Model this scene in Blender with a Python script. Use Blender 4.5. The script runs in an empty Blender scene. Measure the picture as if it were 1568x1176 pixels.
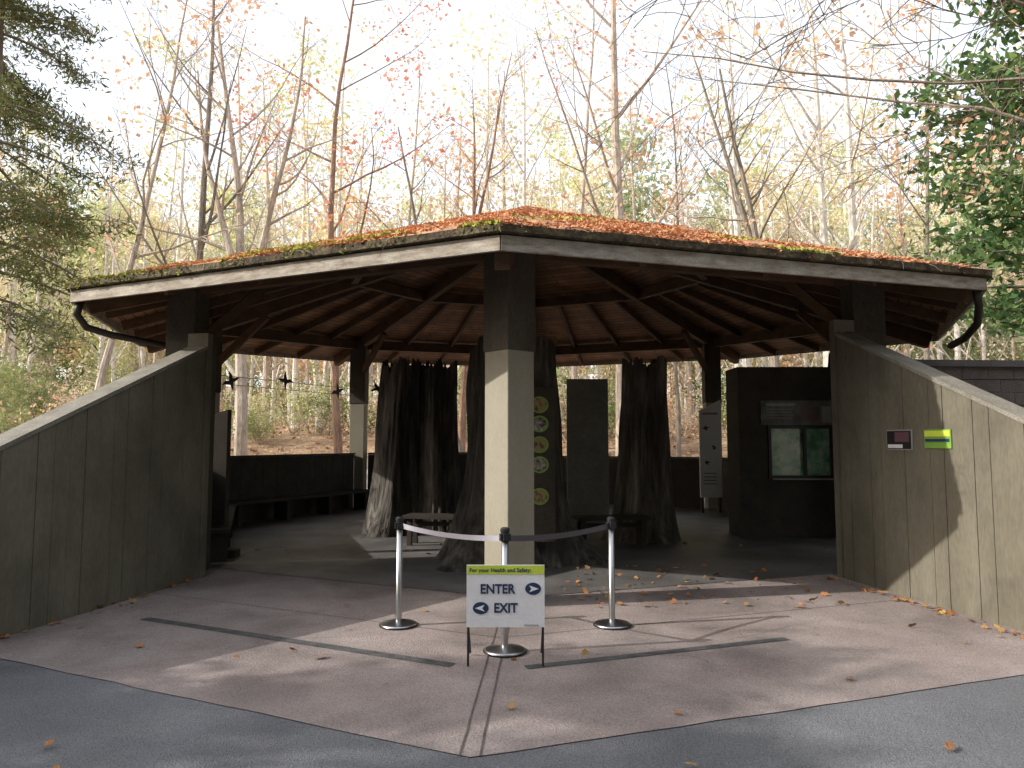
import bpy, math, random
import numpy as np
from mathutils import Vector, Matrix, noise as mnoise
R=math.radians
random.seed(7); np.random.seed(7)
sc=bpy.context.scene
# ---------------------------------------------------------------- materials
def newmat(name):
    m=bpy.data.materials.new(name); m.use_nodes=True
    nt=m.node_tree; b=nt.nodes['Principled BSDF']
    return m,nt,b
def surf(name,cols,scale=4,rough=.85,bump=.3,detail=6,stretch=(1,1,1),bscale=None,spec=.3,metal=0,fine=.25,finescale=60,stain=None,bdist=.02):
    """noise-ramped surface: cols = list of (pos,(r,g,b))"""
    m,nt,b=newmat(name); N=nt.nodes; L=nt.links
    tc=N.new('ShaderNodeTexCoord'); mp=N.new('ShaderNodeMapping'); mp.inputs['Scale'].default_value=stretch
    L.new(tc.outputs['Object'],mp.inputs[0])
    n=N.new('ShaderNodeTexNoise'); n.inputs['Scale'].default_value=scale; n.inputs['Detail'].default_value=detail; n.inputs['Roughness'].default_value=.62
    L.new(mp.outputs[0],n.inputs['Vector'])
    cr=N.new('ShaderNodeValToRGB'); e=cr.color_ramp.elements
    while len(e)<len(cols): e.new(.5)
    for i,(p,c) in enumerate(cols): e[i].position=p; e[i].color=(*c,1)
    L.new(n.outputs['Fac'],cr.inputs[0])
    n2=N.new('ShaderNodeTexNoise'); n2.inputs['Scale'].default_value=bscale or finescale; n2.inputs['Detail'].default_value=4
    L.new(mp.outputs[0],n2.inputs['Vector'])
    mr=N.new('ShaderNodeMapRange'); mr.inputs[1].default_value=.3; mr.inputs[2].default_value=.7; mr.inputs[3].default_value=1-fine; mr.inputs[4].default_value=1+fine
    L.new(n2.outputs['Fac'],mr.inputs[0])
    mx=N.new('ShaderNodeVectorMath'); mx.operation='SCALE'
    L.new(cr.outputs[0],mx.inputs[0]); L.new(mr.outputs[0],mx.inputs['Scale'])
    col=mx.outputs[0]
    if stain:   # weathering blotches: (scale, lo, hi, dark factor)
        n3=N.new('ShaderNodeTexNoise'); n3.inputs['Scale'].default_value=stain[0]; n3.inputs['Detail'].default_value=7; n3.inputs['Distortion'].default_value=.6
        L.new(tc.outputs['Object'],n3.inputs['Vector'])
        m3=N.new('ShaderNodeMapRange'); m3.inputs[1].default_value=stain[1]; m3.inputs[2].default_value=stain[2]; m3.inputs[3].default_value=stain[3]; m3.inputs[4].default_value=1
        L.new(n3.outputs['Fac'],m3.inputs[0]); s3=N.new('ShaderNodeVectorMath'); s3.operation='SCALE'; L.new(col,s3.inputs[0]); L.new(m3.outputs[0],s3.inputs['Scale']); col=s3.outputs[0]
    L.new(col,b.inputs['Base Color'])
    b.inputs['Roughness'].default_value=rough; b.inputs['Metallic'].default_value=metal
    b.inputs['Specular IOR Level'].default_value=spec
    if bump:
        bp=N.new('ShaderNodeBump'); bp.inputs['Strength'].default_value=bump; bp.inputs['Distance'].default_value=bdist
        L.new(n2.outputs['Fac'],bp.inputs['Height']); L.new(bp.outputs[0],b.inputs['Normal'])
    return m
def leafmat(name,cols,trans=.45):
    m=bpy.data.materials.new(name); m.use_nodes=True; nt=m.node_tree; N=nt.nodes; L=nt.links; N.clear()
    out=N.new('ShaderNodeOutputMaterial'); g=N.new('ShaderNodeNewGeometry'); oi=N.new('ShaderNodeObjectInfo')
    ma=N.new('ShaderNodeMath'); ma.operation='MULTIPLY_ADD'; ma.inputs[1].default_value=.6
    L.new(g.outputs['Random Per Island'],ma.inputs[0])
    mb=N.new('ShaderNodeMath'); mb.operation='MULTIPLY'; mb.inputs[1].default_value=.4
    L.new(oi.outputs['Random'],mb.inputs[0]); L.new(mb.outputs[0],ma.inputs[2])
    cr=N.new('ShaderNodeValToRGB'); e=cr.color_ramp.elements
    while len(e)<len(cols): e.new(.5)
    for i,c in enumerate(cols): e[i].position=i/(len(cols)-1); e[i].color=(*c,1)
    L.new(ma.outputs[0],cr.inputs[0])
    d=N.new('ShaderNodeBsdfDiffuse')
    L.new(cr.outputs[0],d.inputs[0])
    if trans>0:
        t=N.new('ShaderNodeBsdfTranslucent'); mx=N.new('ShaderNodeMixShader'); mx.inputs[0].default_value=trans
        L.new(cr.outputs[0],t.inputs[0]); L.new(d.outputs[0],mx.inputs[1]); L.new(t.outputs[0],mx.inputs[2]); L.new(mx.outputs[0],out.inputs[0])
    else: L.new(d.outputs[0],out.inputs[0])
    return m
def flat(name,c,rough=.6,metal=0,spec=.4): 
    return surf(name,[(.3,tuple(x*.93 for x in c)),(.7,c)],scale=12,rough=rough,bump=.03,metal=metal,spec=spec,fine=.04)

M={}
M['paint']=surf('olive_grey_board_paint',[(.3,(.115,.104,.076)),(.55,(.16,.147,.112)),(.75,(.20,.186,.146))],scale=1.6,stretch=(1,1,.3),rough=.6,bump=.25,fine=.12,finescale=40,stain=(1.1,.35,.55,.72))
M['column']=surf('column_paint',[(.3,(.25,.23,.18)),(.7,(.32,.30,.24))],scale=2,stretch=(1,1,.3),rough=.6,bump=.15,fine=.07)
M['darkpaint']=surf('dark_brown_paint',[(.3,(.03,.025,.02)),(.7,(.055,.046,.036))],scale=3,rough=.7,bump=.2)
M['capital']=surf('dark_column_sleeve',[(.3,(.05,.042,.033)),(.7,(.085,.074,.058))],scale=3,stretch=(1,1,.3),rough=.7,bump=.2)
M['beam']=surf('stained_beam_wood',[(.3,(.06,.035,.02)),(.7,(.14,.08,.045))],scale=3,stretch=(1,1,1),rough=.75,bump=.3)
M['cap']=surf('weathered_cap_board',[(.3,(.15,.14,.115)),(.7,(.25,.235,.20))],scale=4,rough=.8)
M['fascia']=surf('weathered_fascia_board',[(.25,(.15,.11,.078)),(.45,(.32,.28,.23)),(.7,(.50,.47,.41))],scale=4,rough=.8,bump=.4,fine=.25,stretch=(1,1,4))
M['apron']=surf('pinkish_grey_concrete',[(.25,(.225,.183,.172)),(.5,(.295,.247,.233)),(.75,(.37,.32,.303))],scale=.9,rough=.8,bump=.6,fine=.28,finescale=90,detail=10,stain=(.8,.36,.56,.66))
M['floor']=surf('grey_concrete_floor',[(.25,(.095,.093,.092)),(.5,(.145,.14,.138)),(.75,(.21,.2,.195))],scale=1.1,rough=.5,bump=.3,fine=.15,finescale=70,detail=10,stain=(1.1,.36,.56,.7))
M['asphalt']=surf('worn_asphalt',[(.25,(.135,.14,.153)),(.5,(.17,.175,.19)),(.8,(.235,.24,.25))],scale=.8,rough=.8,bump=.9,fine=.4,finescale=110,detail=10,stain=(.5,.38,.55,.78))
M['drain']=surf('metal_slot_drain',[(.3,(.045,.047,.05)),(.7,(.12,.12,.12))],scale=9,rough=.6)
M['joint']=surf('dark_joint',[(.3,(.07,.058,.052)),(.7,(.14,.115,.105))],scale=9)
M['litter']=surf('leaf_litter_ground',[(.25,(.15,.095,.06)),(.45,(.27,.18,.11)),(.6,(.36,.25,.16)),(.8,(.24,.24,.11))],scale=.5,rough=.95,bump=1,fine=.5,finescale=14,detail=10)
M['path']=surf('gravel_path',[(.3,(.38,.33,.3)),(.7,(.5,.45,.41))],scale=2,rough=.9)
M['bark']=surf('grey_brown_bark',[(.3,(.15,.125,.10)),(.7,(.30,.26,.215))],scale=3,stretch=(1,1,.25),rough=.95,bump=.8,fine=.3,finescale=20)
M['palebark']=surf('pale_bark',[(.3,(.52,.48,.43)),(.7,(.74,.70,.65))],scale=3,stretch=(1,1,.4),rough=.9,bump=.5,fine=.2,finescale=15)  # birch paleness; on distant trees haze is put into this colour too
M['tanbark']=surf('tan_bark',[(.3,(.34,.28,.22)),(.7,(.54,.46,.39))],scale=3,stretch=(1,1,.25),rough=.95,bump=.8,fine=.3,finescale=20)
M['redbark']=surf('red_brown_bark',[(.3,(.20,.12,.085)),(.7,(.38,.25,.18))],scale=3,stretch=(1,1,.25),rough=.95,bump=.8,fine=.3,finescale=20)
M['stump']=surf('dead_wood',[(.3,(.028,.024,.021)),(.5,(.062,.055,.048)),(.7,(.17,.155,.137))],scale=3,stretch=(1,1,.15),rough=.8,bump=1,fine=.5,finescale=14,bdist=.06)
M['l_yellow']=leafmat('yellow_leaf',[(.80,.70,.38),(.84,.75,.46),(.75,.70,.40),(.84,.71,.44)])  # autumn leaf tints paled: haze and overexposure put into the colour
M['l_orange']=leafmat('orange_leaf',[(.80,.52,.32),(.78,.46,.28),(.82,.60,.40),(.74,.48,.32)])
M['l_red']=leafmat('red_leaf',[(.78,.32,.21),(.80,.40,.27),(.74,.27,.17),(.82,.48,.33)])
M['l_tan']=leafmat('tan_leaf',[(.70,.58,.43),(.77,.65,.50),(.64,.52,.38),(.74,.66,.44)])
M['l_lime']=leafmat('yellow_green_leaf',[(.56,.62,.32),(.64,.67,.38),(.70,.68,.37),(.52,.59,.30)])
M['l_green']=leafmat('green_leaf',[(.09,.15,.04),(.13,.2,.05),(.17,.25,.07),(.2,.26,.08)],.35)
M['l_shrub']=leafmat('understory_leaf',[(.18,.24,.09),(.27,.33,.13),(.36,.39,.17),(.42,.36,.19)],.4)
M['l_pine']=leafmat('distant_pine_needle',[(.32,.40,.23),(.38,.45,.27),(.44,.49,.28),(.30,.38,.24)],.4)  # distance haze put into the needle colour
M['l_dark']=leafmat('hemlock_needle',[(.06,.09,.03),(.10,.14,.05),(.16,.19,.07),(.24,.19,.11)],.35)
M['l_magn']=leafmat('glossy_evergreen_leaf',[(.06,.12,.06),(.10,.18,.07),(.19,.27,.09),(.42,.38,.12)],.35)
M['l_fallen']=leafmat('fallen_leaf',[(.25,.11,.05),(.38,.17,.07),(.20,.11,.06),(.42,.27,.09),(.16,.10,.06)],0)
M['l_litter']=leafmat('forest_floor_leaf',[(.42,.27,.17),(.5,.35,.23),(.34,.22,.14),(.52,.42,.26)],0)
M['l_roof']=leafmat('roof_needle_litter',[(.56,.27,.15),(.68,.36,.2),(.42,.20,.11),(.72,.43,.26),(.30,.18,.11)],0)
M['l_moss']=leafmat('roof_moss',[(.22,.23,.05),(.40,.41,.10),(.31,.32,.07),(.17,.14,.06)],0)
M['roof']=surf('needle_covered_shingles',[(.25,(.14,.085,.055)),(.45,(.34,.18,.10)),(.6,(.50,.27,.15)),(.8,(.38,.22,.12))],scale=2.2,rough=.95,bump=1,fine=.45,finescale=25,detail=9)
M['roofedge']=surf('shingle_edge',[(.3,(.03,.026,.02)),(.5,(.085,.066,.042)),(.7,(.17,.15,.09))],scale=7,rough=.95,bump=1,fine=.4,finescale=30)
M['steel']=flat('brushed_steel',(.45,.45,.46),.32,1)
M['black']=flat('black_plastic',(.02,.02,.022),.45)
M['belt']=flat('sheen_webbing_belt',(.46,.45,.52),.4)  # left belt: reflected light put into the colour, webbing itself is dark
M['belt2']=flat('dark_webbing_belt',(.09,.085,.105),.4)
M['white']=flat('white_sign_board',(.80,.81,.84),.5)
M['lime']=flat('lime_band',(.58,.70,.08),.5)
M['navy']=flat('navy_print',(.02,.04,.11),.5)
M['green']=flat('green_print',(.20,.38,.06),.5)
M['grey']=flat('grey_print',(.3,.3,.3),.5)
M['header']=surf('faded_header_print',[(.35,(.09,.095,.09)),(.5,(.14,.145,.135)),(.65,(.19,.19,.17))],scale=5,rough=.6,bump=0)
M['plum']=flat('photo_print',(.14,.07,.09),.4)
M['pgrey']=surf('grey_panel',[(.3,(.26,.27,.25)),(.7,(.36,.37,.345))],scale=3,rough=.7)
M['tank']=surf('tank_green',[(.35,(.07,.2,.12)),(.5,(.2,.42,.28)),(.62,(.45,.6,.48))],scale=3.5,rough=.15,bump=0,spec=.6)
M['pipe']=flat('dark_brown_pipe',(.03,.024,.02),.45)
M['slate']=surf('block_wall_stone',[(.3,(.10,.09,.085)),(.7,(.20,.175,.165))],scale=2,rough=.85,bump=.6)
M['capst']=surf('wall_cap_stone',[(.3,(.12,.112,.125)),(.7,(.19,.178,.19))],scale=3,rough=.8)

def deckmat():
    m,nt,b=newmat('roof_deck_planks'); N=nt.nodes; L=nt.links
    uv=N.new('ShaderNodeUVMap'); bt=N.new('ShaderNodeTexBrick'); bt.inputs['Scale'].default_value=1
    bt.inputs['Brick Width'].default_value=2.4; bt.inputs['Row Height'].default_value=.16; bt.inputs['Mortar Size'].default_value=.01
    bt.inputs['Color1'].default_value=(.32,.16,.07,1); bt.inputs['Color2'].default_value=(.19,.092,.042,1); bt.inputs['Mortar'].default_value=(.015,.01,.006,1)
    L.new(uv.outputs[0],bt.inputs[0])
    n=N.new('ShaderNodeTexNoise'); n.inputs['Scale'].default_value=2.5; n.inputs['Detail'].default_value=8
    L.new(uv.outputs[0],n.inputs[0])
    v=N.new('ShaderNodeVectorMath'); v.operation='SCALE'; mr=N.new('ShaderNodeMapRange'); mr.inputs[1].default_value=.3; mr.inputs[2].default_value=.7; mr.inputs[3].default_value=.5; mr.inputs[4].default_value=1.3
    L.new(n.outputs[0],mr.inputs[0]); L.new(bt.outputs[0],v.inputs[0]); L.new(mr.outputs[0],v.inputs['Scale']); L.new(v.outputs[0],b.inputs['Base Color'])
    b.inputs['Roughness'].default_value=.75
    return m
M['deck']=deckmat()

# ---------------------------------------------------------------- mesh helpers
def obj(name,V,F,mats,parent=None,mi=None,smooth=False,loc=None):
    me=bpy.data.meshes.new(name); me.from_pydata([tuple(v) for v in V],[],F)
    if not isinstance(mats,(list,tuple)): mats=[mats]
    for m in mats: me.materials.append(m)
    if mi is not None: me.polygons.foreach_set('material_index',mi)
    if smooth: me.polygons.foreach_set('use_smooth',[True]*len(F))
    me.update(); o=bpy.data.objects.new(name,me); sc.collection.objects.link(o)
    if parent: o.parent=parent
    if loc: o.location=loc
    return o
def empty(name,loc=(0,0,0),parent=None):
    o=bpy.data.objects.new(name,None); o.empty_display_size=.2; o.location=loc; sc.collection.objects.link(o)
    if parent:o.parent=parent
    return o
class MB:
    def __init__(s): s.V=[];s.F=[];s.I=[]
    def add(s,V,F,i=0):
        b=len(s.V); s.V+= [tuple(v) for v in V]; s.F+=[tuple(b+k for k in f) for f in F]; s.I+=[i]*len(F)
    def prism(s,bot,top,i=0):
        n=len(bot); F=[tuple(reversed(range(n))),tuple(range(n,2*n))]+[(k,(k+1)%n,n+(k+1)%n,n+k) for k in range(n)]
        s.add(list(bot)+list(top),F,i)
    def box(s,c,d,rz=0,i=0):
        cx,cy,cz=c;x,y,z=d[0]/2,d[1]/2,d[2]/2;cs,sn=math.cos(rz),math.sin(rz)
        q=[(-x,-y),(x,-y),(x,y),(-x,y)]
        q=[(cx+a*cs-b*sn,cy+a*sn+b*cs) for a,b in q]
        s.prism([(a,b,cz-z) for a,b in q],[(a,b,cz+z) for a,b in q],i)
    def beam(s,p,q,w,h,i=0,drop=True):
        p=Vector(p);q=Vector(q);d=(q-p).normalized();sd=d.cross(Vector((0,0,1))).normalized()*w/2;up=sd.cross(d).normalized()*h
        if up.z<0: up=-up
        a=[p-sd-up,p+sd-up,p+sd,p-sd];b=[q-sd-up,q+sd-up,q+sd,q-sd]
        s.add(a+b,[(0,1,2,3),(7,6,5,4),(0,4,5,1),(1,5,6,2),(2,6,7,3),(3,7,4,0)],i)
    def tube(s,pts,rads,n=6,i=0,cap=True):
        pts=[Vector(p) for p in pts]; b=len(s.V)
        ref=Vector((.3,.9,.1))
        for k,p in enumerate(pts):
            d=(pts[min(k+1,len(pts)-1)]-pts[max(k-1,0)])
            if d.length<1e-6:d=Vector((0,0,1))
            d.normalize(); a=d.cross(ref)
            if a.length<.1:a=d.cross(Vector((1,0,0)))
            a.normalize(); c=d.cross(a)
            for j in range(n):
                t=2*math.pi*j/n; s.V.append(tuple(p+(a*math.cos(t)+c*math.sin(t))*rads[k]))
        for k in range(len(pts)-1):
            for j in range(n):
                s.F.append((b+k*n+j,b+k*n+(j+1)%n,b+(k+1)*n+(j+1)%n,b+(k+1)*n+j)); s.I.append(i)
        if cap:
            s.F.append(tuple(b+j for j in reversed(range(n))));s.I.append(i)
            e=b+(len(pts)-1)*n; s.F.append(tuple(e+j for j in range(n)));s.I.append(i)
    def leaves(s,P,size,i=1,asp=.6,flat=0,var=.5,lobed=False):
        P=np.asarray(P,float); n=len(P)
        if n==0:return
        a=np.random.normal(size=(n,3)); 
        if flat: a[:,2]*=flat
        a/=np.linalg.norm(a,axis=1)[:,None]
        b=np.random.normal(size=(n,3))
        if flat: b[:,2]*=flat
        b-= (a*b).sum(1)[:,None]*a; b/=np.linalg.norm(b,axis=1)[:,None]
        sz=size*(1-var+2*var*np.random.rand(n))[:,None]
        a*=sz*.5;b*=sz*.5*asp
        bb=len(s.V)
        if lobed:
            m=9; c=np.cross(a,b); c/=np.linalg.norm(c,axis=1)[:,None]
            Q=np.stack([P-a*1.3, P-a*.6+b*.35, P-a*.5+b*1.1, P-a*.0+b*.5, P+a*.5+b*.9, P+a*1.0, P+a*.5-b*.9, P-b*.5, P-a*.5-b*1.1],1)
            Q+= (np.random.rand(n,m,1)-.3)*sz[:,:,None]*.12*np.sign(c[:,2:3])[:,:,None]*c[:,None,:]
            Q=Q.reshape(-1,3)
        else:
            m=4; Q=np.stack([P-a,P+b-a*.1,P+a,P-b-a*.1],1).reshape(-1,3)
        s.V+=[tuple(v) for v in Q.tolist()]
        s.F+=[tuple(range(bb+m*k,bb+m*k+m)) for k in range(n)]; s.I+=[i]*n
    def obj(s,name,mats,parent=None,smooth=False,loc=None): return obj(name,s.V,s.F,mats,parent,s.I,smooth,loc)

# ---------------------------------------------------------------- ground
def hz(x,y):
    d=y-24
    z=0
    if d>0: t=min(d/9,1); z=1.9*t*t*(3-2*t)+.07*max(0,d-9)
    l=-x-14
    if l>0: z+= .06*l
    r=x-16
    if r>0: z+=.05*r
    z=min(z,13)
    if y>24 or abs(x)>12: z+=.25*mnoise.noise(Vector((x*.15,y*.15,0)))*min(1,max(d,abs(x)-12)/4)
    return z-.04
xs=sorted(set([-1500,-900,-500,-300,-200,-150]+list(range(-110,111,3))+[150,200,300,500,900,1500]))
ys=sorted(set([-800,-400,-200,-100,-60]+list(range(-40,130,2))+[150,200,300,500,900,1500]))
V=[(x,y,hz(x,y)) for y in ys for x in xs]; nx=len(xs)
F=[(j*nx+i,j*nx+i+1,(j+1)*nx+i+1,(j+1)*nx+i) for j in range(len(ys)-1) for i in range(nx-1)]
obj('ground',V,F,M['litter'],smooth=True)
C=(.3,13.9)
ANG=[R(-93+45*k) for k in range(8)]
def oc(r,k,z=0): a=ANG[k%8]; return (C[0]+r*math.cos(a),C[1]+r*math.sin(a),z)
obj('asphalt_road',[(-11,-25,-.012),(11,-25,-.012),(11,6.5,-.012),(-11,6.5,-.012)],[(0,1,2,3)],M['asphalt'])
AV=[]
for k in range(8):
    p=Vector(oc(9.94,k,-.006)); q=Vector(oc(9.94,k+1,-.006)); n_=30
    for j in range(n_):
        w=p.lerp(q,j/n_); d=(w-Vector((*C,-.006))).normalized(); w+=d*.025*mnoise.noise(w*2.3); w.z=-.006; AV.append(w)
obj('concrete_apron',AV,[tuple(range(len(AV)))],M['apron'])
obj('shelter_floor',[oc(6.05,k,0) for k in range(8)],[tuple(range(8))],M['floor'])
b=MB()
def strip(k0,k1,r,t0,t1,w,z,i=0):
    p=Vector(oc(r,k0,z)); q=Vector(oc(r,k1,z)); a=p.lerp(q,t0); c=p.lerp(q,t1); d=(q-p).normalized(); n=Vector((-d.y,d.x,0))*w/2
    b.add([a-n,c-n,c+n,a+n],[(0,1,2,3)],i)
strip(0,7,8.5,.05,.56,.10,-.002); strip(0,1,8.5,.04,.40,.09,-.002)
b.obj('drain_channel',[M['drain']])
b=MB()
f0=oc(9.94,0);f1=oc(6.1,0)
for dx in (-.055,.05):
    n_=24; V=[]
    for j in range(n_+1):
        t=j/n_; x=f0[0]+(f1[0]-f0[0])*t+dx+.006*mnoise.noise(Vector((t*14,dx*30,0))); y=f0[1]+.02+(f1[1]-f0[1])*t; V+=[(x-.006,y,-.0018),(x+.006,y,-.0018)]
    b.add(V,[(2*j,2*j+1,2*j+3,2*j+2) for j in range(n_)])
strip(0,7,7.6,0,1,.008,-.0018);strip(0,1,7.6,0,1,.008,-.0018)
b.obj('expansion_joint',[M['joint']])
b=MB()
for (x,y,a,L,s_) in ((-2.6,6.1,.2,1.6,1),(1.9,5.3,2.4,1.3,2),(3.0,7.0,-2.6,1.5,4),(-2.0,7.6,.1,1.9,5)):
    V=[];n_=26; px,py=x,y
    for j in range(n_+1):
        aa=a+1.1*mnoise.noise(Vector((j*.22,s_*7,0))); px+=math.cos(aa)*L/n_; py+=math.sin(aa)*L/n_; w_=.002*(1-abs(2*j/n_-1))+.0006
        V+=[(px-math.sin(aa)*w_,py+math.cos(aa)*w_,-.0015),(px+math.sin(aa)*w_,py-math.cos(aa)*w_,-.0015)]
    b.add(V,[(2*j,2*j+1,2*j+3,2*j+2) for j in range(n_)])
b.obj('concrete_cracks',[M['joint']])
pv=[];pf=[]
for i in range(41):
    x=-40+2*i; y0=24.6+.01*x+.4*math.sin(x*.2); pv+=[(x,y0,hz(x,y0)+.07),(x,y0+3.0,hz(x,y0+3.0)+.10)]
for i in range(40): pf.append((2*i,2*i+2,2*i+3,2*i+1))
obj('gravel_path',pv,pf,M['path'])

# ---------------------------------------------------------------- shelter
sh=empty('open_air_pavilion',(0,0,0))
RE,RC=7.62,6.25; APX=6.15
ZB=[3.31,3.36,3.5,3.78,3.8,3.78,3.5,3.33]
def zdeck(r,k): return ZB[k%8]+.10+(APX-.17-ZB[k%8]-.10)*(1-r/RE)
b=MB()
for k in range(8):
    x,y,_=oc(RC,k); t=zdeck(RC,k)-.04
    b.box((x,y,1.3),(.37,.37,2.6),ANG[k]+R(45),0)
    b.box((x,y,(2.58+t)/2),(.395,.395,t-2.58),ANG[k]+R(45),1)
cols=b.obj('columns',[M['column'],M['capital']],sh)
bm=cols.modifiers.new('bev','BEVEL'); bm.width=.012; bm.segments=2
b=MB()
for k in range(8):
    b.beam(oc(RE-.12,k,zdeck(RE-.12,k)-.02),(C[0],C[1],APX-.2),.14,.26)
    b.beam(oc(RC,k,zdeck(RC,k)-.05),oc(RC,k+1,zdeck(RC,k+1)-.05),.13,.24)
    b.beam(oc(3.4,k,zdeck(3.4,k)-.04),oc(3.4,k+1,zdeck(3.4,k+1)-.04),.12,.2)
    for j in (1,2,3):
        t=j/4
        p=Vector(oc(RE-.1,k,zdeck(RE-.1,k)-.01)).lerp(Vector(oc(RE-.1,k+1,zdeck(RE-.1,k+1)-.01)),t)
        q=Vector(oc(3.4,k,zdeck(3.4,k)-.01)).lerp(Vector(oc(3.4,k+1,zdeck(3.4,k+1)-.01)),t)
        b.beam(p,q,.07,.14)
    p=Vector(oc(RC,k,zdeck(RC,k)-.95)); q=Vector(oc(RC-1.1,k,zdeck(RC-1.1,k)-.25)); b.beam(p,q,.1,.13)
b.box((C[0],C[1],APX-.45),(.4,.4,.7),.3)
b.obj('roof_beams',[M['beam']],sh)
V=[];F=[];uv=[]
for k in range(8):
    p=oc(RE-.02,k,zdeck(RE-.02,k)); q=oc(RE-.02,k+1,zdeck(RE-.02,k+1)); a=(C[0],C[1],APX-.17); n=len(V); V+=[p,q,a]; F.append((n+1,n,n+2))
    w=(Vector(q)-Vector(p)).length; h=7.6; off=k*3.3
    uv+=[(w+off,0),(off,0),(w/2+off,h)]
dk=obj('roof_deck',V,F,M['deck'],sh); ul=dk.data.uv_layers.new(name='UVMap')
for i,u in enumerate(uv): ul.data[i].uv=u
b=MB()
for k in range(8):
    p=oc(RE,k,ZB[k]+.135); q=oc(RE,(k+1),ZB[(k+1)%8]+.135); b.beam(p,q,.04,.135)
b.obj('fascia',[M['fascia']],sh)
def bumpz(w,u): return (.035*mnoise.noise(w*1.7)+.018*mnoise.noise(w*7))*(.35+.65*min(1,u*8))
V=[];F=[];I=[];n=34
for k in range(8):
    base=len(V); p=Vector(oc(RE+.08,k,ZB[k]+.215)); q=Vector(oc(RE+.08,(k+1),ZB[(k+1)%8]+.215)); a=Vector((C[0],C[1],APX))
    for i in range(n+1):
        u=i/n
        for j in range(n+1):
            e=p.lerp(q,j/n); w=e.lerp(a,u); w=w+Vector((0,0,bumpz(w,u)+.01)); V.append(tuple(w))
    for i in range(n):
        for j in range(n):
            F.append((base+i*(n+1)+j,base+i*(n+1)+j+1,base+(i+1)*(n+1)+j+1,base+(i+1)*(n+1)+j));I.append(0)
    b2=len(V)
    for j in range(n+1):
        e=p.lerp(q,j/n); V.append((e.x,e.y,e.z-.06+.01*mnoise.noise(e*9)))
    for j in range(n): F.append((base+j,b2+j,b2+j+1,base+j+1));I.append(1)
    b3=len(V)
    p2=Vector(oc(RE-.15,k,ZB[k]+.138)); q2=Vector(oc(RE-.15,(k+1),ZB[(k+1)%8]+.138))
    for j in range(n+1): V.append(tuple(p2.lerp(q2,j/n)))
    for j in range(n): F.append((b2+j,b3+j,b3+j+1,b2+j+1));I.append(1)
obj('roof_covering',V,F,[M['roof'],M['roofedge']],sh,I)
b=MB(); P=[];Q=[]
for k in (7,0,1,6):
    p=Vector(oc(RE+.08,k,ZB[k]+.225)); q=Vector(oc(RE+.08,(k+1),ZB[(k+1)%8]+.225)); a=Vector((C[0],C[1],APX+.01))
    for _ in range(12000 if k in(0,7) else 2500):
        u=random.random()**1.8*.97; v=random.random(); w=p.lerp(q,v).lerp(a,u)
        if mnoise.noise(w*1.3)<-.22: continue
        g=mnoise.noise(Vector((w.x*.9,w.y*.9,5)))
        w.z+=bumpz(w,u)+random.random()*.018+.004
        (Q if (k==7 and g> (-.35+.35*v+u*2.0)) or (k==0 and g>.42) else P).append(w)
    for _ in range(2800 if k==7 else 500):
        v=random.random()**(1.4 if k==7 else 1); m_=mnoise.noise(Vector((v*14,k,0)))
        if m_<(-.3+.25*v if k==7 else -.1): continue
        w=p.lerp(q,v).lerp(a,random.random()*.012); w.z+=-random.random()*.07; (Q if (k==7 and m_>-.25+.25*v) else P).append(w)
    for _ in range(40):
        v=random.random(); w=p.lerp(q,v); d=Vector((random.uniform(-1,1),-random.random()*.6,random.uniform(-.3,.25))).normalized()*random.uniform(.08,.25)
        b.tube([w+Vector((0,.05,.02)),w+d*.5+Vector((0,0,.02)),w+d],[.004,.003,.002],3,2,False)
b.leaves(P,.06,0,asp=.3,flat=.35); b.leaves(Q,.045,1,asp=.8)
b.obj('roof_litter',[M['l_roof'],M['l_moss'],M['bark']],sh)
b=MB()
b.tube([(-5.28,8.86,3.38),(-5.34,8.88,3.2),(-5.27,8.98,3.05),(-5.05,9.15,2.98),(-4.55,9.62,2.9),(-4.5,9.7,2.7),(-4.62,9.72,.2)],[.045]*7,8)
b.tube([(5.31,8.27,3.42),(5.38,8.33,3.2),(5.46,8.5,3.02),(5.62,9.0,2.92),(5.8,9.6,2.9)],[.045]*5,8)
b.tube([(6.2,13.2,3.45),(5.9,13.2,3.35),(5.75,13.1,3.2),(5.72,13.1,2.9)],[.045]*4,8)
b.obj('downspouts',[M['pipe']],sh,smooth=True)
def boardwall(mb,p,q,z0,h0,h1,th,bw=.2,i=0,gap=.006):
    p=Vector(p[:2]+(0,)) if isinstance(p,tuple) else p; q=Vector(q[:2]+(0,))
    L=(q-p).length; n=max(1,round(L/bw)); d=(q-p).normalized(); nn=Vector((-d.y,d.x,0))
    for j in range(n):
        a=p+d*(L*j/n+gap/2); c=p+d*(L*(j+1)/n-gap/2); ha=h0+(h1-h0)*(j/n); hc=h0+(h1-h0)*((j+1)/n)
        off=nn*(.003*math.sin(j*2.3)); t=nn*th/2
        bot=[a-t+off,c-t+off,c+t+off,a+t+off]; top=[v.copy() for v in bot]
        for v in bot: v.z=z0
        top[0].z=top[3].z=ha; top[1].z=top[2].z=hc
        mb.prism(bot,top,i)
    t=nn*(th/2-.008); bot=[p-t,q-t,q+t,p+t]; top=[v.copy() for v in bot]
    for v in bot: v.z=z0
    top[0].z=top[3].z=h0-.01; top[1].z=top[2].z=h1-.01
    mb.prism(bot,top,i)
b=MB()
for k,h in ((2,1.2),(3,1.2),(4,1.3),(5,1.3),(6,1.3)):
    p=Vector(oc(RC,k)); q=Vector(oc(RC,k+1)); d=(q-p).normalized(); p=p+d*.25; q=q-d*.25
    boardwall(b,tuple(p),tuple(q),0,h,h,.12)
    p.z=q.z=h+.05; b.beam(p,q,.2,.045,1)
b.obj('half_walls',[M['darkpaint'],M['capital']],sh)
b=MB()
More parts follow.
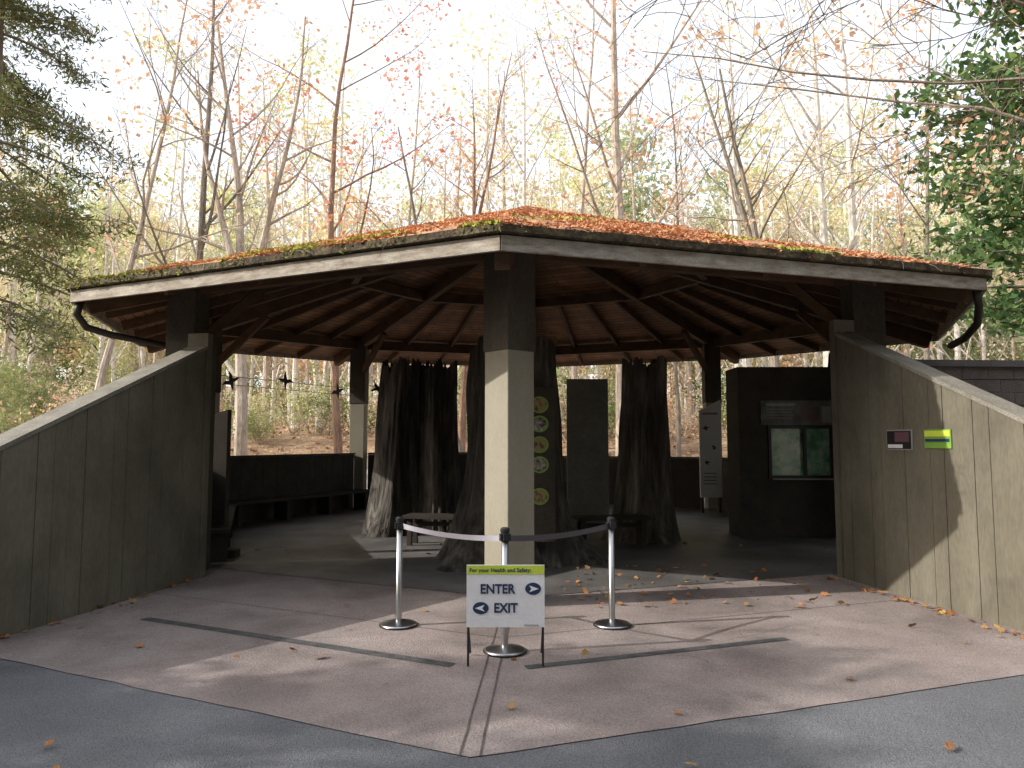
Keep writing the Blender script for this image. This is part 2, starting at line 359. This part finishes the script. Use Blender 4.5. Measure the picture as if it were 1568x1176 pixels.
for k in (5,6):
    p=Vector(oc(RC-.42,k,.46)); q=Vector(oc(RC-.42,k+1,.46)); b.beam(p,q,.42,.06)
    for t in (.05,.35,.65,.95):
        w=p.lerp(q,t); b.box((w.x,w.y,.2),(.1,.36,.4),ANG[k]+R(22.5)+R(90))
b.obj('wall_bench',[M['darkpaint']])
b=MB()
p6=Vector(oc(RC,6));p5=Vector(oc(RC,5));p4=Vector(oc(RC,4))
for z in (2.95,2.78):
    b.tube([p6+Vector((0,0,z)),p5+Vector((0,0,z))],[.008,.008],4)
b.obj('opening_wires',[M['grey']],sh)
bird=[(-.24,.02),(-.12,.07),(-.03,.03),(.02,.12),(.05,.2),(.09,.1),(.08,.03),(.2,.0),(.24,-.03),(.16,-.05),(.06,-.05),(.0,-.16),(-.03,-.2),(-.04,-.06),(-.12,-.01)]
def mkbird(loc,dirv,s,fl=1,rot=0):
    V=[];n=len(bird)
    for dz in (0,.006):
        for (x,y) in bird:
            x*=fl*s;y*=s;x,y=x*math.cos(rot)-y*math.sin(rot),x*math.sin(rot)+y*math.cos(rot)
            w=Vector(loc)+dirv*x+Vector((0,0,y)); w+=Vector((dirv.y,-dirv.x,0))*dz; V.append(w)
    F=[tuple(range(n)),tuple(reversed(range(n,2*n)))]+[(k,(k+1)%n,n+(k+1)%n,n+k) for k in range(n)]
    obj('bird_silhouette',V,F,M['black'])
dv=(p5-p6).normalized()
for t,z,f,r in ((.12,2.85,1,.5),(.45,2.98,-1,-.2),(.82,2.85,1,.4)):
    mkbird(p6.lerp(p5,t)+Vector((0,0,z)),dv,1.0,f,r)
mkbird(p5.lerp(p4,.1)+Vector((0,0,3.0)),(p4-p5).normalized(),.9,-1,.3)

# ---------------------------------------------------------------- wing walls
def wing(p,q,h0,h1,side):
    b=MB(); boardwall(b,p,q,-.02,h0,h1,.24,.19)
    P=Vector((*p[:2],h0+.035));Q=Vector((*q[:2],h1+.035)); b.beam(P,Q,.262,.04,1)
    d=(Vector(q)-Vector(p)).normalized(); 
    b.box((p[0]-d.x*.06,p[1]-d.y*.06,h0/2+.1),(.1,.28,h0+.2),math.atan2(d.y,d.x))
    nn=Vector((-d.y,d.x,0))*side
    L=(Vector(q)-Vector(p)).length
    for j in range(int(L/.57)):
        for z in (.3,1.1,1.9):
            w=Vector(p)+d*(.3+j*.57)+nn*.123; hh=h0+(h1-h0)*(.3+j*.57)/L
            if z<hh-.15: 
                w.z=z+.05*math.sin(j*2.1); b.box(tuple(w),(.016,.016,.016),math.atan2(d.y,d.x))
    return b.obj('wing_wall',[M['paint'],M['cap']])
wing((-3.90,9.0,0),(-4.85,4.0,0),2.78,.62,-1)
wing((4.13,9.0,0),(5.0,4.0,0),2.95,.75,1)
b=MB()
b.box((-4.12,9.35,1.45),(.44,.5,2.9),0); b.box((4.35,9.2,1.5),(.42,.4,3.0),0)
b.obj('corner_casings',[M['capital']],sh)
b=MB(); b.prism([(-4.45,10.55,0),(-4.1,10.55,0),(-4.1,10.7,0),(-4.45,10.7,0)],[(-4.45,10.55,1.98),(-4.1,10.55,2.1),(-4.1,10.7,2.1),(-4.45,10.7,1.98)])
b.box((-4.2,10.62,.05),(.55,.2,.1)); b.obj('partition_panel',[M['darkpaint']])

def wallframe(yc,z,w,h,name,mats,bands):
    d=Vector((.87,-5.0,0)).normalized(); t=(9.0-yc)/5.0; base=Vector((4.13+.87*t,yc,z)); n=Vector((-5,-.87,0)).normalized()
    o=MB()
    def slab(c0,c1,z0,z1,off,th,i):
        a=base+d*c0+n*off; c=base+d*c1+n*off; e=n*th
        bot=[a,c,c+e,a+e]; top=[v.copy() for v in bot]
        for v in bot:v.z=z+z0
        for v in top:v.z=z+z1
        o.prism(bot,top,i)
    slab(-w/2,w/2,-h/2,h/2,.121,.012,0)
    for (c0,c1,z0,z1,i) in bands: slab(c0*w/2,c1*w/2,z0*h/2,z1*h/2,.1345+.0015*i,.0012,i)
    return o.obj(name,mats)
wallframe(7.95,1.66,.40,.22,'wall_plaque',[M['grey'],M['black'],M['plum'],M['white']],[(-.93,.93,-.88,.88,1),(-.3,.8,-.2,.75,2),(-.85,.3,-.8,-.45,3)])
wallframe(7.40,1.67,.36,.19,'wall_plaque',[M['green'],M['lime'],M['navy']],[(-.95,.95,.25,.85,1),(-.9,.9,-.3,.0,2)])

b=MB()
for r in range(14):
    for c in range(16):
        x0=5.9+c*.42+(.21 if r%2 else 0); b.box((x0+.2,11.3+.03*c,.1+r*.2),(.412,.2,.194),.07)
b.box((9.2,11.5,2.84),(7.4,.34,.1),.07,1); b.box((9.2,11.58,1.4),(7.2,.12,2.76),.07)
b.obj('block_wall',[M['slate'],M['capst']])

# ---------------------------------------------------------------- stumps
def stump(mb,cx,cy,r,h,flare,seed,skew=(0,0),prong=.35,i=0):
    nA,nH=96,44; b0=len(mb.V)
    for hI in range(nH+1):
        t=hI/nH
        for a in range(nA):
            th=2*math.pi*a/nA; c,s=math.cos(th),math.sin(th)
            fl=flare*math.exp(-t*7)*(.55+.65*max(0,math.sin(th*3+seed)))*1.3
            rr=r*(1-.22*t)+fl+.11*r*math.sin(th*5+seed*2+t*2)+.13*r*mnoise.noise(Vector((c*2.2,s*2.2,t*2+seed)))+.12*r*mnoise.noise(Vector((c*8,s*8,t*1.5+seed)))+.07*r*mnoise.noise(Vector((c*18,s*18,t*2.5+seed)))
            top=h*(1-prong*max(0,mnoise.noise(Vector((c*1.3,s*1.3,seed*3)))+.15)-.10*abs(mnoise.noise(Vector((c*6,s*6,seed)))))
            mb.V.append((cx+rr*c+skew[0]*t,cy+rr*s+skew[1]*t,top*t))
    for hI in range(nH):
        for a in range(nA):
            mb.F.append((b0+hI*nA+a,b0+hI*nA+(a+1)%nA,b0+(hI+1)*nA+(a+1)%nA,b0+(hI+1)*nA+a)); mb.I.append(i)
b=MB()
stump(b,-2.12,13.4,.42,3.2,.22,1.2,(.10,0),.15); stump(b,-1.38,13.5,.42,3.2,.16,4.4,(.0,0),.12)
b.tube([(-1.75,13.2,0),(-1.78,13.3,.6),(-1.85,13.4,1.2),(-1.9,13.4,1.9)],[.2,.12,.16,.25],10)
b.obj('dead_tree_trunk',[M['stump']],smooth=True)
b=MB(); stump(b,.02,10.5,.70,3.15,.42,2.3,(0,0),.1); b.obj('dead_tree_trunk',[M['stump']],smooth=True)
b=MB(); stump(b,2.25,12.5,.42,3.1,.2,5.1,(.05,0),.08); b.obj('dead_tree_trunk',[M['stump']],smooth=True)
pn=empty('information_panel',(0,0,0))
b=MB(); b.box((.25,9.60,1.35),(.62,.05,2.0),0,0); b.obj('board',[M['darkpaint']],pn)
b=MB()
for z in (2.12,1.87,1.60,1.34,.93):
    for (r,y,i) in ((.118,9.572,0),(.098,9.566,1)):
        n=28; P=[(.36+r*math.cos(2*math.pi*j/n),y,z+r*math.sin(2*math.pi*j/n)*.92) for j in range(n)]
        b.prism(P,[(p[0],p[1]-.003,p[2]) for p in P],i+ (1 if i and z in(1.87,1.34) else 0))
b.obj('rings',[M['green'],surf('printed_photo',[(.4,(.07,.08,.04)),(.5,(.32,.2,.1)),(.6,(.18,.24,.1))],scale=14,bump=0),surf('printed_photo_b',[(.4,(.05,.06,.05)),(.5,(.2,.18,.15)),(.6,(.34,.34,.3))],scale=14,bump=0)],pn)
def bench(cx,cy,w,rz):
    b=MB(); 
    for j in range(3): 
        o=(-.15+.15*j); b.box((cx-o*math.sin(rz),cy+o*math.cos(rz),.45),(w,.14,.05),rz)
    for sx in (-1,1):
        for sy in (-1,1):
            dx=sx*(w/2-.1);dy=sy*.14; b.box((cx+dx*math.cos(rz)-dy*math.sin(rz),cy+dx*math.sin(rz)+dy*math.cos(rz),.21),(.07,.07,.42),rz)
    b.box((cx,cy,.33),(w-.2,.04,.07),rz)
    b.obj('wooden_bench',[M['darkpaint']])
bench(1.55,11.6,1.15,.15); bench(-1.25,11.8,.9,-.2)
b=MB(); boardwall(b,(1.15,15.4,0),(2.02,15.4,0),0,2.95,2.95,.08,.14); b.obj('board_screen',[M['pgrey']])
b=MB(); b.prism([(4.35,17.0,.35),(4.85,17.0,.35),(4.85,17.06,.35),(4.35,17.06,.35)],[(4.35,17.0,2.35),(4.85,17.0,2.6),(4.85,17.06,2.6),(4.35,17.06,2.35)],0)
b.box((4.4,17.03,.18),(.05,.05,.36),0,1); b.box((4.8,17.03,.18),(.05,.05,.36),0,1)
for z,r in ((1.95,.10),(1.5,.08),(1.15,.09)):
    n=9;P=[(4.6+.1*math.sin(z*9)+r*(.6+.4*math.sin(j*2.7+z*7))*math.cos(2*math.pi*j/n),16.997,z+r*.8*(.6+.4*math.cos(j*1.9))*math.sin(2*math.pi*j/n)) for j in range(n)]; b.prism(P,[(p[0],p[1]-.004,p[2]) for p in P],2)
b.box((4.6,16.998,2.28),(.36,.004,.05),0,3)
for j in range(4): b.box((4.58,16.998,.9-.08*j),(.3,.004,.025),0,3)
b.obj('interpretive_sign',[M['white'],M['darkpaint'],M['plum'],M['grey']])

ex=empty('exhibit_display_case')
b=MB()
X0,X1,Y=3.9,6.3,12.6
b.box(((X0+X1)/2,Y+.35,.52),(X1-X0,.7,1.04),0); b.box(((X0+X1)/2,Y+.35,2.4),(X1-X0,.7,1.05),0)
b.box((X0+.25,Y+.35,1.46),(.5,.7,.84),0); b.box((X1-.4,Y+.35,1.46),(.8,.7,.84),0); b.box((4.95,Y+.66,1.46),(1.2,.06,.84),0)
b.obj('cabinet',[M['darkpaint']],ex)
b=MB(); b.box((4.95,Y+.06,1.46),(1.1,.02,.83),0,0); b.obj('tank_back',[M['tank']],ex)
b=MB()
for x in (4.42,5.02,5.48): b.box((x,Y-.01,1.46),(.05,.05,.9),0)
for z in (1.03,1.89): b.box((4.95,Y-.012,z),(1.12,.05,.06),0)
b.obj('frame',[M['black']],ex)
b=MB(); b.box((4.9,Y-.02,2.13),(1.25,.03,.42),0,0)
b.box((4.62,Y-.037,2.27),(.5,.004,.045),0,1)
for j in range(4): b.box((4.6,Y-.037,2.19-.05*j),(.46-.05*(j%2),.004,.012),0,2)
b.box((5.12,Y-.037,2.12),(.3,.004,.22),0,3); b.box((5.4,Y-.037,2.1),(.16,.004,.28),0,2)
b.box((5.65,Y-.02,1.45),(.26,.03,1.0),0,1); b.box((5.65,Y-.037,1.7),(.2,.004,.2),0,3)
for j in range(5): b.box((5.64,Y-.037,1.5-.07*j),(.18,.004,.02),0,2)
b.box((4.95,Y-.05,1.0),(1.0,.14,.02),0,1)
b.obj('header_sign',[M['header'],M['pgrey'],M['grey'],M['plum']],ex)

# ---------------------------------------------------------------- stanchions
def lathe(mb,cx,cy,prof,n=28,i=0):
    b0=len(mb.V)
    for r,z in prof:
        for j in range(n): mb.V.append((cx+r*math.cos(2*math.pi*j/n),cy+r*math.sin(2*math.pi*j/n),z))
    for k in range(len(prof)-1):
        for j in range(n): mb.F.append((b0+k*n+j,b0+k*n+(j+1)%n,b0+(k+1)*n+(j+1)%n,b0+(k+1)*n+j)); mb.I.append(i)
    mb.F.append(tuple(b0+(len(prof)-1)*n+j for j in range(n))); mb.I.append(i)
ST=[(-1.02,6.72),(-.056,5.9),(.90,6.72)]
par=[]
for (x,y) in ST:
    e=empty('belt_stanchion'); par.append(e)
    b=MB(); lathe(b,x,y,[(.165,0),(.165,.012),(.15,.022),(.07,.04),(.036,.05),(.033,.05)],36); o=b.obj('base',[M['steel']],e,True)
    b=MB(); lathe(b,x,y,[(.172,0),(.174,.008),(.166,.01)],36); b.obj('base_rim',[M['black']],e,True)
    b=MB(); lathe(b,x,y,[(.028,.04),(.028,.86)],20); b.obj('post',[M['steel']],e,True)
    b=MB(); lathe(b,x,y,[(.034,.855),(.034,.925),(.038,.93),(.038,.95),(.025,.962),(.001,.964)],20); b.box((x,y,.885),(.085,.045,.055),.3); b.box((x,y,.885),(.045,.085,.055),.3); b.obj('head',[M['black']],e)
def belt(p,q,name,par_,tilt,mat):
    b=MB(); n=20; V=[]
    for j in range(n+1):
        t=j/n; x=p[0]+(q[0]-p[0])*t; y=p[1]+(q[1]-p[1])*t; sag=-.035*4*t*(1-t)-.01*t; tw=tilt*math.sin(t*3.14)
        V+=[(x,y+.02*tw,.91+sag),(x-.0,y-.03*tw,.862+sag)]
    b.add(V,[(2*j,2*j+1,2*j+3,2*j+2) for j in range(n)]); b.obj(name,[mat],par_)
belt(ST[0],ST[1],'belt',par[0],-1.0,M['belt']); belt(ST[2],ST[1],'belt',par[2],-.3,M['belt2'])

# ---------------------------------------------------------------- sign
sg=empty('directional_sign')
sx0,sx1,sz0,sz1,sy=-.335,.24,.285,.735,5.50
b=MB(); b.box(((sx0+sx1)/2,sy,(sz0+sz1)/2),(sx1-sx0,.012,sz1-sz0),0,0); b.box(((sx0+sx1)/2,sy-.0075,sz1-.036),(sx1-sx0-.006,.004,.064),0,1)
b.obj('board',[M['white'],M['lime']],sg)
b=MB()
for x in (sx0+.012,sx1-.012):
    b.box((x,sy+.02,.19),(.016,.016,.38)); b.beam((x,sy+.02,.3),(x,sy+.32,.02),.014,.014)
b.box(((sx0+sx1)/2,sy+.015,.30),(sx1-sx0,.012,.014)); b.obj('stake_frame',[M['black']],sg)
def text(s,x,z,size,mat,par_,align='LEFT',y=None,bold=.0):
    cu=bpy.data.curves.new('t','FONT'); cu.body=s; cu.size=size; cu.align_x=align; cu.extrude=.0008; cu.offset=bold
    o=bpy.data.objects.new('lettering',cu); sc.collection.objects.link(o)
    me=bpy.data.meshes.new_from_object(o.evaluated_get(bpy.context.evaluated_depsgraph_get())); bpy.data.objects.remove(o)
    me.materials.clear(); me.materials.append(mat)
    o=bpy.data.objects.new('lettering',me); sc.collection.objects.link(o); o.rotation_euler=(R(90),0,0); o.location=(x,y or sy-.012,z); o.parent=par_
    return o
text('For your Health and Safety:',sx0+.02,sz1-.05,.041,M['navy'],sg,bold=.0006)
text('ENTER',sx0+.10,sz1-.205,.095,M['navy'],sg,bold=.0026).scale=(.9,1,1)
text('EXIT',sx0+.20,sz1-.342,.095,M['navy'],sg,bold=.0026).scale=(.9,1,1)
text('#StaySafeTogether',sx1-.15,sz0+.012,.014,M['navy'],sg)
def arrow(cx,cz,fl):
    b=MB(); n=32; P=[(cx+.058*math.cos(2*math.pi*j/n),sy-.0075,cz+.044*math.sin(2*math.pi*j/n)) for j in range(n)]
    b.prism(P,[(p[0],p[1]-.003,p[2]) for p in P],0)
    A=[(-.028,.024),(.042,0),(-.028,-.024),(-.012,0)]
    P=[(cx+fl*a,sy-.0115,cz+c) for a,c in A]; b.prism(P,[(p[0],p[1]-.002,p[2]) for p in P],1)
    b.obj('arrow',[M['navy'],M['white']],sg)
arrow(sx1-.085,sz1-.172,1); arrow(sx0+.105,sz1-.312,-1)

# ---------------------------------------------------------------- trees
def rnd(a,b): return a+(b-a)*random.random()
def grow(mb,start,d,length,rad,lvl,maxl,tips,wob=.25,up=.08,nch=(6,9),spread=.9,first=.2,sides=(8,5,3,3),shr=.5):
    n=[12,7,4,3][min(lvl,3)]; pts=[Vector(start)]; rads=[rad]; d=Vector(d).normalized(); seg=length/n
    for k in range(n):
        d=(d+Vector((rnd(-1,1),rnd(-1,1),rnd(-1,1)))*wob*(.5 if lvl==0 else 1)*.5+Vector((0,0,up))).normalized()
        pts.append(pts[-1]+d*seg); rads.append(max(.006,rad*(1-.82*(k+1)/n)))
    mb.tube(pts,rads,sides[min(lvl,3)],0,cap=False)
    if lvl>=maxl-1: tips+=pts[1:]
    if lvl<maxl:
        nn=random.randint(*nch) if lvl>0 else int(random.randint(*nch)*1.8)
        for c in range(nn):
            t=first+(1-first)*((c+random.random())/nn); f=t*n; k=min(int(f),n-1); p=pts[k].lerp(pts[k+1],f-k)
            dd=(pts[k+1]-pts[k]).normalized(); az=rnd(0,6.283); s=dd.cross(Vector((math.cos(az),math.sin(az),.31))).normalized()
            nd=(dd*rnd(.5,1.0)+s*spread).normalized()
            L=length*shr*rnd(.5,1.0)*(1-.55*t if lvl==0 else 1-.3*t)
            grow(mb,p,nd,L,max(.007,rads[k]*rnd(.35,.55)),lvl+1,maxl,tips,wob*1.3,up,(max(2,nch[0]-2),max(3,nch[1]-3)),spread,.2,sides,shr)
def tree(name,seed,h,r,bark,leaf,nleaf,lsize=.16,lean=(0,0),first=.35,maxl=3,fork=None,parent=None,mk=True,shr=.42,wob=.2,jit=.35,ncl=14,up=.05):
    random.seed(seed); np.random.seed(seed)
    mb=MB(); tips=[]
    grow(mb,(0,0,-.3),(lean[0],lean[1],1),h,r,0,maxl,tips,wob=wob,up=up,nch=(7,9),first=first,shr=shr)
    if fork: 
        for (z,dx,dy,L,rr) in fork: grow(mb,(lean[0]*z,lean[1]*z,z-.3),(dx,dy,1),L,rr,0,maxl,tips,wob=wob,up=.05,nch=(5,7),first=.25,shr=shr)
    if nleaf:
        T=np.array([tuple(t) for t in tips]); cl=T[np.random.randint(0,len(T),max(6,nleaf//ncl))]
        idx=np.random.randint(0,len(cl),nleaf); P=cl[idx]+np.random.normal(size=(nleaf,3))*jit*np.array([1.2,1.2,.6])
        mb.leaves(P,lsize,1)
    return mb.obj(name,[bark,leaf],parent,smooth=False)
def place(o,x,y,rz=0,s=1): o.location=(x,y,hz(x,y)); o.rotation_euler=(0,0,rz); o.scale=(s,s,s)
def at(px,Y): return (px-784)/1120*Y
spec=[('tulip_poplar_tree',290,26,19,.20,'bark','l_tan',220,None,(.02,0)),
('forked_maple_tree',372,25,17,.24,'tanbark','l_orange',200,[(6.0,-.35,.1,10,.15),(6.6,.3,-.1,10,.13)],(0,0)),
('maple_tree',522,26,20,.17,'redbark','l_red',1700,None,(.0,0)),
('leaning_maple_tree',735,24,13,.14,'bark','l_orange',160,None,(-.38,0)),
('maple_tree',702,26,13,.17,'redbark','l_orange',160,[(8,.2,0,8,.08)],(.03,0)),
('pine_tree',952,27,24,.27,'tanbark','l_lime',200,None,(0,0)),
('oak_tree',1200,25,15,.20,'bark','l_tan',200,[(7,-.25,0,9,.12)],(-.06,0)),
('birch_tree',1148,31,20,.2,'palebark','l_yellow',300,None,(.01,0)),
('birch_tree',1272,30,21,.24,'palebark','l_yellow',350,None,(0,0)),
('birch_tree',1322,29,21,.24,'palebark','l_yellow',450,None,(0,0)),
('oak_tree',1037,27,16,.09,'bark','l_orange',200,None,(0,0)),
('maple_tree',130,24,18,.15,'tanbark','l_orange',700,None,(0,0)),
('hickory_tree',800,33,19,.16,'palebark','l_yellow',400,None,(0,0)),
('hickory_tree',1420,27,18,.13,'bark','l_orange',700,None,(0,0)),
('maple_tree',880,29,20,.14,'tanbark','l_red',500,None,(.05,0)),
('hickory_tree',450,38,21,.15,'palebark','l_tan',250,None,(0,0))]
for i,(nm,px,Y,h,r,bk,lf,nl,fk,ln) in enumerate(spec):
    straight=nm in('birch_tree','pine_tree','tulip_poplar_tree','hickory_tree')
    o=tree(nm,100+i*7,h,r,M[bk],M[lf],nl,.16,ln,first=.3,maxl=3,fork=fk,shr=.47,wob=.12 if straight else .3,up=.09 if straight else .05); place(o,at(px,Y),Y,0)
df=empty('distant_forest')
protos=[]
cfg=[('palebark','l_yellow',900),('palebark','l_tan',550),('tanbark','l_orange',450),('palebark','l_lime',1200),('tanbark','l_tan',450),('palebark','l_yellow',600),('palebark','l_lime',900),('tanbark','l_tan',350)]
for i,(bk,lf,nl) in enumerate(cfg):
    o=tree('distant_tree',900+i,rnd(17,21),rnd(.14,.24),M[bk],M[lf],nl,.24,(rnd(-.05,.05),0),first=.12,maxl=3,shr=.36,parent=df,jit=.5,wob=.14,up=.08)
    protos.append(o)
back=[]
for i,(bk,lf,nl) in enumerate([('palebark','l_yellow',2800),('palebark','l_tan',2400),('palebark','l_lime',3200),('tanbark','l_pine',4600),('palebark','l_orange',1300)]):
    back.append(tree('backdrop_tree',950+i,rnd(18,21),rnd(.2,.28),M[bk],M[lf],nl,.38,(0,0),first=.08,maxl=2,shr=.33,parent=df,jit=.9,wob=.12,ncl=22,up=.08))
random.seed(55)
for i in range(215):
    if i<190:
        Y=34+58*random.random()**1.15; X=rnd(-1,1)*(.78*Y+4)
    else:
        Y=rnd(0,32); X=random.choice((-1,1))*rnd(20,42)
        if X<0 and Y<30: X-=8
    o=protos[i] if i<8 else bpy.data.objects.new('distant_tree',protos[i%8].data)
    if i>=8: sc.collection.objects.link(o); o.parent=df
    place(o,X,Y,rnd(0,6.28),rnd(.7,1.05))
for i in range(170):
    Y=rnd(52,112); X=rnd(-1,1)*(.76*Y+4)
    o=back[i] if i<5 else bpy.data.objects.new('backdrop_tree',back[i%5].data)
    if i>=5: sc.collection.objects.link(o); o.parent=df
    place(o,X,Y,rnd(0,6.28),rnd(.6,1.1))
def shrubmesh(seed,leaf,n,ls,hh=2.2,rr=1.3):
    random.seed(seed);np.random.seed(seed); mb=MB();tips=[]
    for k in range(7):
        a=rnd(0,6.28); grow(mb,(0.1*math.cos(a),.1*math.sin(a),-.1),(math.cos(a)*.5,math.sin(a)*.5,1),hh*rnd(.6,1.1),.022,1,3,tips,wob=.4,up=.03,nch=(4,6),spread=.8)
    T=np.array([tuple(t) for t in tips]); P=T[np.random.randint(0,len(T),n)]+np.random.normal(size=(n,3))*.13
    mb.leaves(P,ls,1); return mb
us=empty('understory_shrubs'); shp=[]
for i,(lf,n,ls) in enumerate([('l_shrub',1400,.11),('l_lime',900,.10),('l_orange',500,.10),('l_tan',600,.10),('l_green',1700,.11),('l_shrub',1000,.10)]):
    shp.append(shrubmesh(300+i,M[lf],n,ls).obj('shrub',[M['tanbark'],M[lf]],us))
random.seed(77)
for i in range(270):
    if i<190: Y=30+38*random.random()**1.3; X=rnd(-1,1)*(.8*Y+3)
    elif i<238: Y=rnd(10,26); X=-rnd(9.5,26)
    else: Y=rnd(13,28); X=rnd(9.5,24)
    o=shp[i] if i<6 else bpy.data.objects.new('shrub',shp[i%6].data)
    if i>=6: sc.collection.objects.link(o);o.parent=us
    place(o,X,Y,rnd(0,6.28),rnd(.6,1.6))
def conifer(name,seed,h,z0,rad,leaf,n,ls,x,y,asp=.16,droop=-.15,nb=46,r0=.18,bark='bark',cl=.16,taper=.75):
    random.seed(seed);np.random.seed(seed); mb=MB()
    mb.tube([(0,0,-.3),(.05,0,h*.5),(0,.05,h)],[r0,r0*.7,.02],8)
    pts=[]
    for k in range(nb):
        t=(k+random.random())/nb; z=z0+(h-z0)*t; L=rad*(1-taper*t)*rnd(.55,1.1); a=rnd(0,6.283); d=Vector((math.cos(a),math.sin(a),rnd(droop,.25)))
        p=Vector((0,0,z)); line=[p.copy()]
        for s in range(6):
            d.z+=droop*.25; d=(d+Vector((rnd(-.15,.15),rnd(-.15,.15),0))).normalized(); p=p+d*L/6; line.append(p.copy())
        mb.tube(line,[.03*(1-.8*j/6)+.004 for j in range(7)],4,0,False)
        for s in range(2,7):
            for c in range(3):
                q=line[s]+Vector((rnd(-1,1),rnd(-1,1),rnd(-.5,.2)))*L*.18; mb.tube([line[s],q],[.008,.004],3,0,False); pts.append(q); pts.append(line[s].lerp(q,.5))
    T=np.array([tuple(t) for t in pts]); P=T[np.random.randint(0,len(T),n)]+np.random.normal(size=(n,3))*cl*np.array([1,1,.7])
    mb.leaves(P,ls,1,asp=asp); o=mb.obj(name,[M[bark],M[leaf]]); place(o,x,y); return o
conifer('hemlock_tree',11,12.5,4.2,3.4,'l_dark',36000,.13,-10.4,14.2,asp=.22,cl=.17,taper=.5,droop=-.28,nb=60)
conifer('magnolia_tree',12,11,3.8,3.7,'l_magn',16000,.18,10.5,13.4,asp=.45,droop=-.04,cl=.22,nb=66,taper=.5)
EL=R(29)
S=Vector((-.975,-.20)).normalized()
def sp(A,p): return (A*S[0]-p*S[1], A*S[1]+p*S[0])
k=0
for A,p,h,rd in ((12,-5.0,8.4,1.9),(12.5,-2.4,8.8,2.3),(13,.6,9.0,2.6),(16,-3.4,10.0,2.0),(12,-13.8,6.4,2.0),(15,-17.5,8,2.4),(14,4,11,3),(14.5,-9.3,5.2,2.0)):
    x,y=sp(A,p); conifer('holly_tree',40+k,h,.6,rd,'l_green',7000,.2,x,y,asp=.5,droop=0,nb=60,cl=.22); k+=1
o=conifer('sky_blocking_pine_tree',70,19,1.5,4.6,'l_dark',15000,.42,4,-14,asp=.5,droop=-.03,nb=90,r0=.3,cl=.4,taper=.55)  # unseen dense trees, added behind and beside the camera to cut sky light
random.seed(9)
for (x,y) in ((-4,-16),(10,-12),(-11,-17),(16,-3),(18,4),(0,-21),(8,-20),(20,-9),(-17,-18),(14.5,9.5)):
    q=bpy.data.objects.new('sky_blocking_pine_tree',o.data); sc.collection.objects.link(q); place(q,x,y,rnd(0,6.28),rnd(.85,1.1))
random.seed(5);np.random.seed(5); mb=MB();tips=[]
mb.tube([(0,0,-.2),(.1,0,4),(0,.1,9),(.1,.1,13)],[.28,.24,.18,.08],10)
for (z,dx,dy,dz,L) in ((5.2,-1,.25,.14,7.8),(6.3,-1,.0,.12,7.0),(6.9,-.9,.4,.2,8.0),(7.5,-.9,.15,.2,7),(8.5,-1,.3,.3,7),(9.2,-1,.5,.1,7)):
    grow(mb,(0,0,z),(dx,dy,dz),L,.035,1,3,tips,wob=.42,up=-.01,nch=(10,13),spread=.7,shr=.45)
T=np.array([tuple(t) for t in tips]); cl=T[np.random.randint(0,len(T),80)]; P=cl[np.random.randint(0,80,1000)]+np.random.normal(size=(1000,3))*.16
mb.leaves(P,.09,1); o=mb.obj('overhanging_maple_tree',[M['bark'],M['l_orange']]); place(o,9.6,9.0)

# fallen leaves
random.seed(3);np.random.seed(3)
P=[]
for _ in range(240):
    x=rnd(-6.5,7.5); y=rnd(3.5,13); 
    if mnoise.noise(Vector((x*.6,y*.6,2)))<.0 and random.random()<.75: continue
    P.append((x,y,.010+random.random()*.008))
for _ in range(150):
    P.append((rnd(.5,3.4),rnd(7.4,9.8),.010+random.random()*.008))
for _ in range(220):
    s=random.choice((-1,1)); t=random.random(); y=9.0-5*t; x=(s*4.0+s*.9*t)-s*abs(np.random.normal())*.07-s*.14; P.append((x,y,.008+random.random()*.014))
b=MB(); b.leaves(P,.056,0,asp=.75,flat=.18,lobed=True); b.obj('fallen_leaves',[M['l_fallen']])
b=MB(); P=[]
for _ in range(14000):
    x=rnd(-30,30);y=rnd(21,46); 
    if 24.5<y<27.8 and random.random()<.92: continue
    P.append((x,y,hz(x,y)+.06))
b.leaves(P,.17,0,asp=.7,flat=.3); b.obj('forest_leaf_litter',[M['l_litter']])

# ---------------------------------------------------------------- light
w=bpy.data.worlds.new('World'); sc.world=w; w.use_nodes=True; nt=w.node_tree; N=nt.nodes
bg=N['Background']; sk=N.new('ShaderNodeTexSky'); sk.sky_type='NISHITA'; sk.sun_disc=False; sk.sun_elevation=EL; sk.sun_rotation=math.atan2(S[0],S[1])%(2*math.pi)
sk.air_density=1.0; sk.dust_density=4.0; sk.ozone_density=1.0
va=N.new('ShaderNodeVectorMath'); va.operation='ADD'; va.inputs[1].default_value=(6.3,6.3,6.3)
nt.links.new(sk.outputs[0],va.inputs[0]); nt.links.new(va.outputs[0],bg.inputs[0]); bg.inputs[1].default_value=.15
ld=bpy.data.lights.new('sun','SUN'); ld.energy=5.0; ld.angle=R(.53); ld.color=(1,.94,.85); so=bpy.data.objects.new('sun',ld); sc.collection.objects.link(so)
sd=Vector((S[0]*math.cos(EL),S[1]*math.cos(EL),math.sin(EL))); so.rotation_euler=sd.to_track_quat('Z','Y').to_euler(); so.location=(-20,-10,20)
sc.view_settings.view_transform='Standard'; sc.view_settings.look='None'; sc.view_settings.exposure=0
cd=bpy.data.cameras.new('camera'); cd.sensor_width=36; cd.lens=36*1120/1568; cd.clip_end=4000; co=bpy.data.objects.new('camera',cd); sc.collection.objects.link(co)
co.location=(0,0,1.65); co.rotation_euler=(R(90+4.44),0,0); sc.camera=co
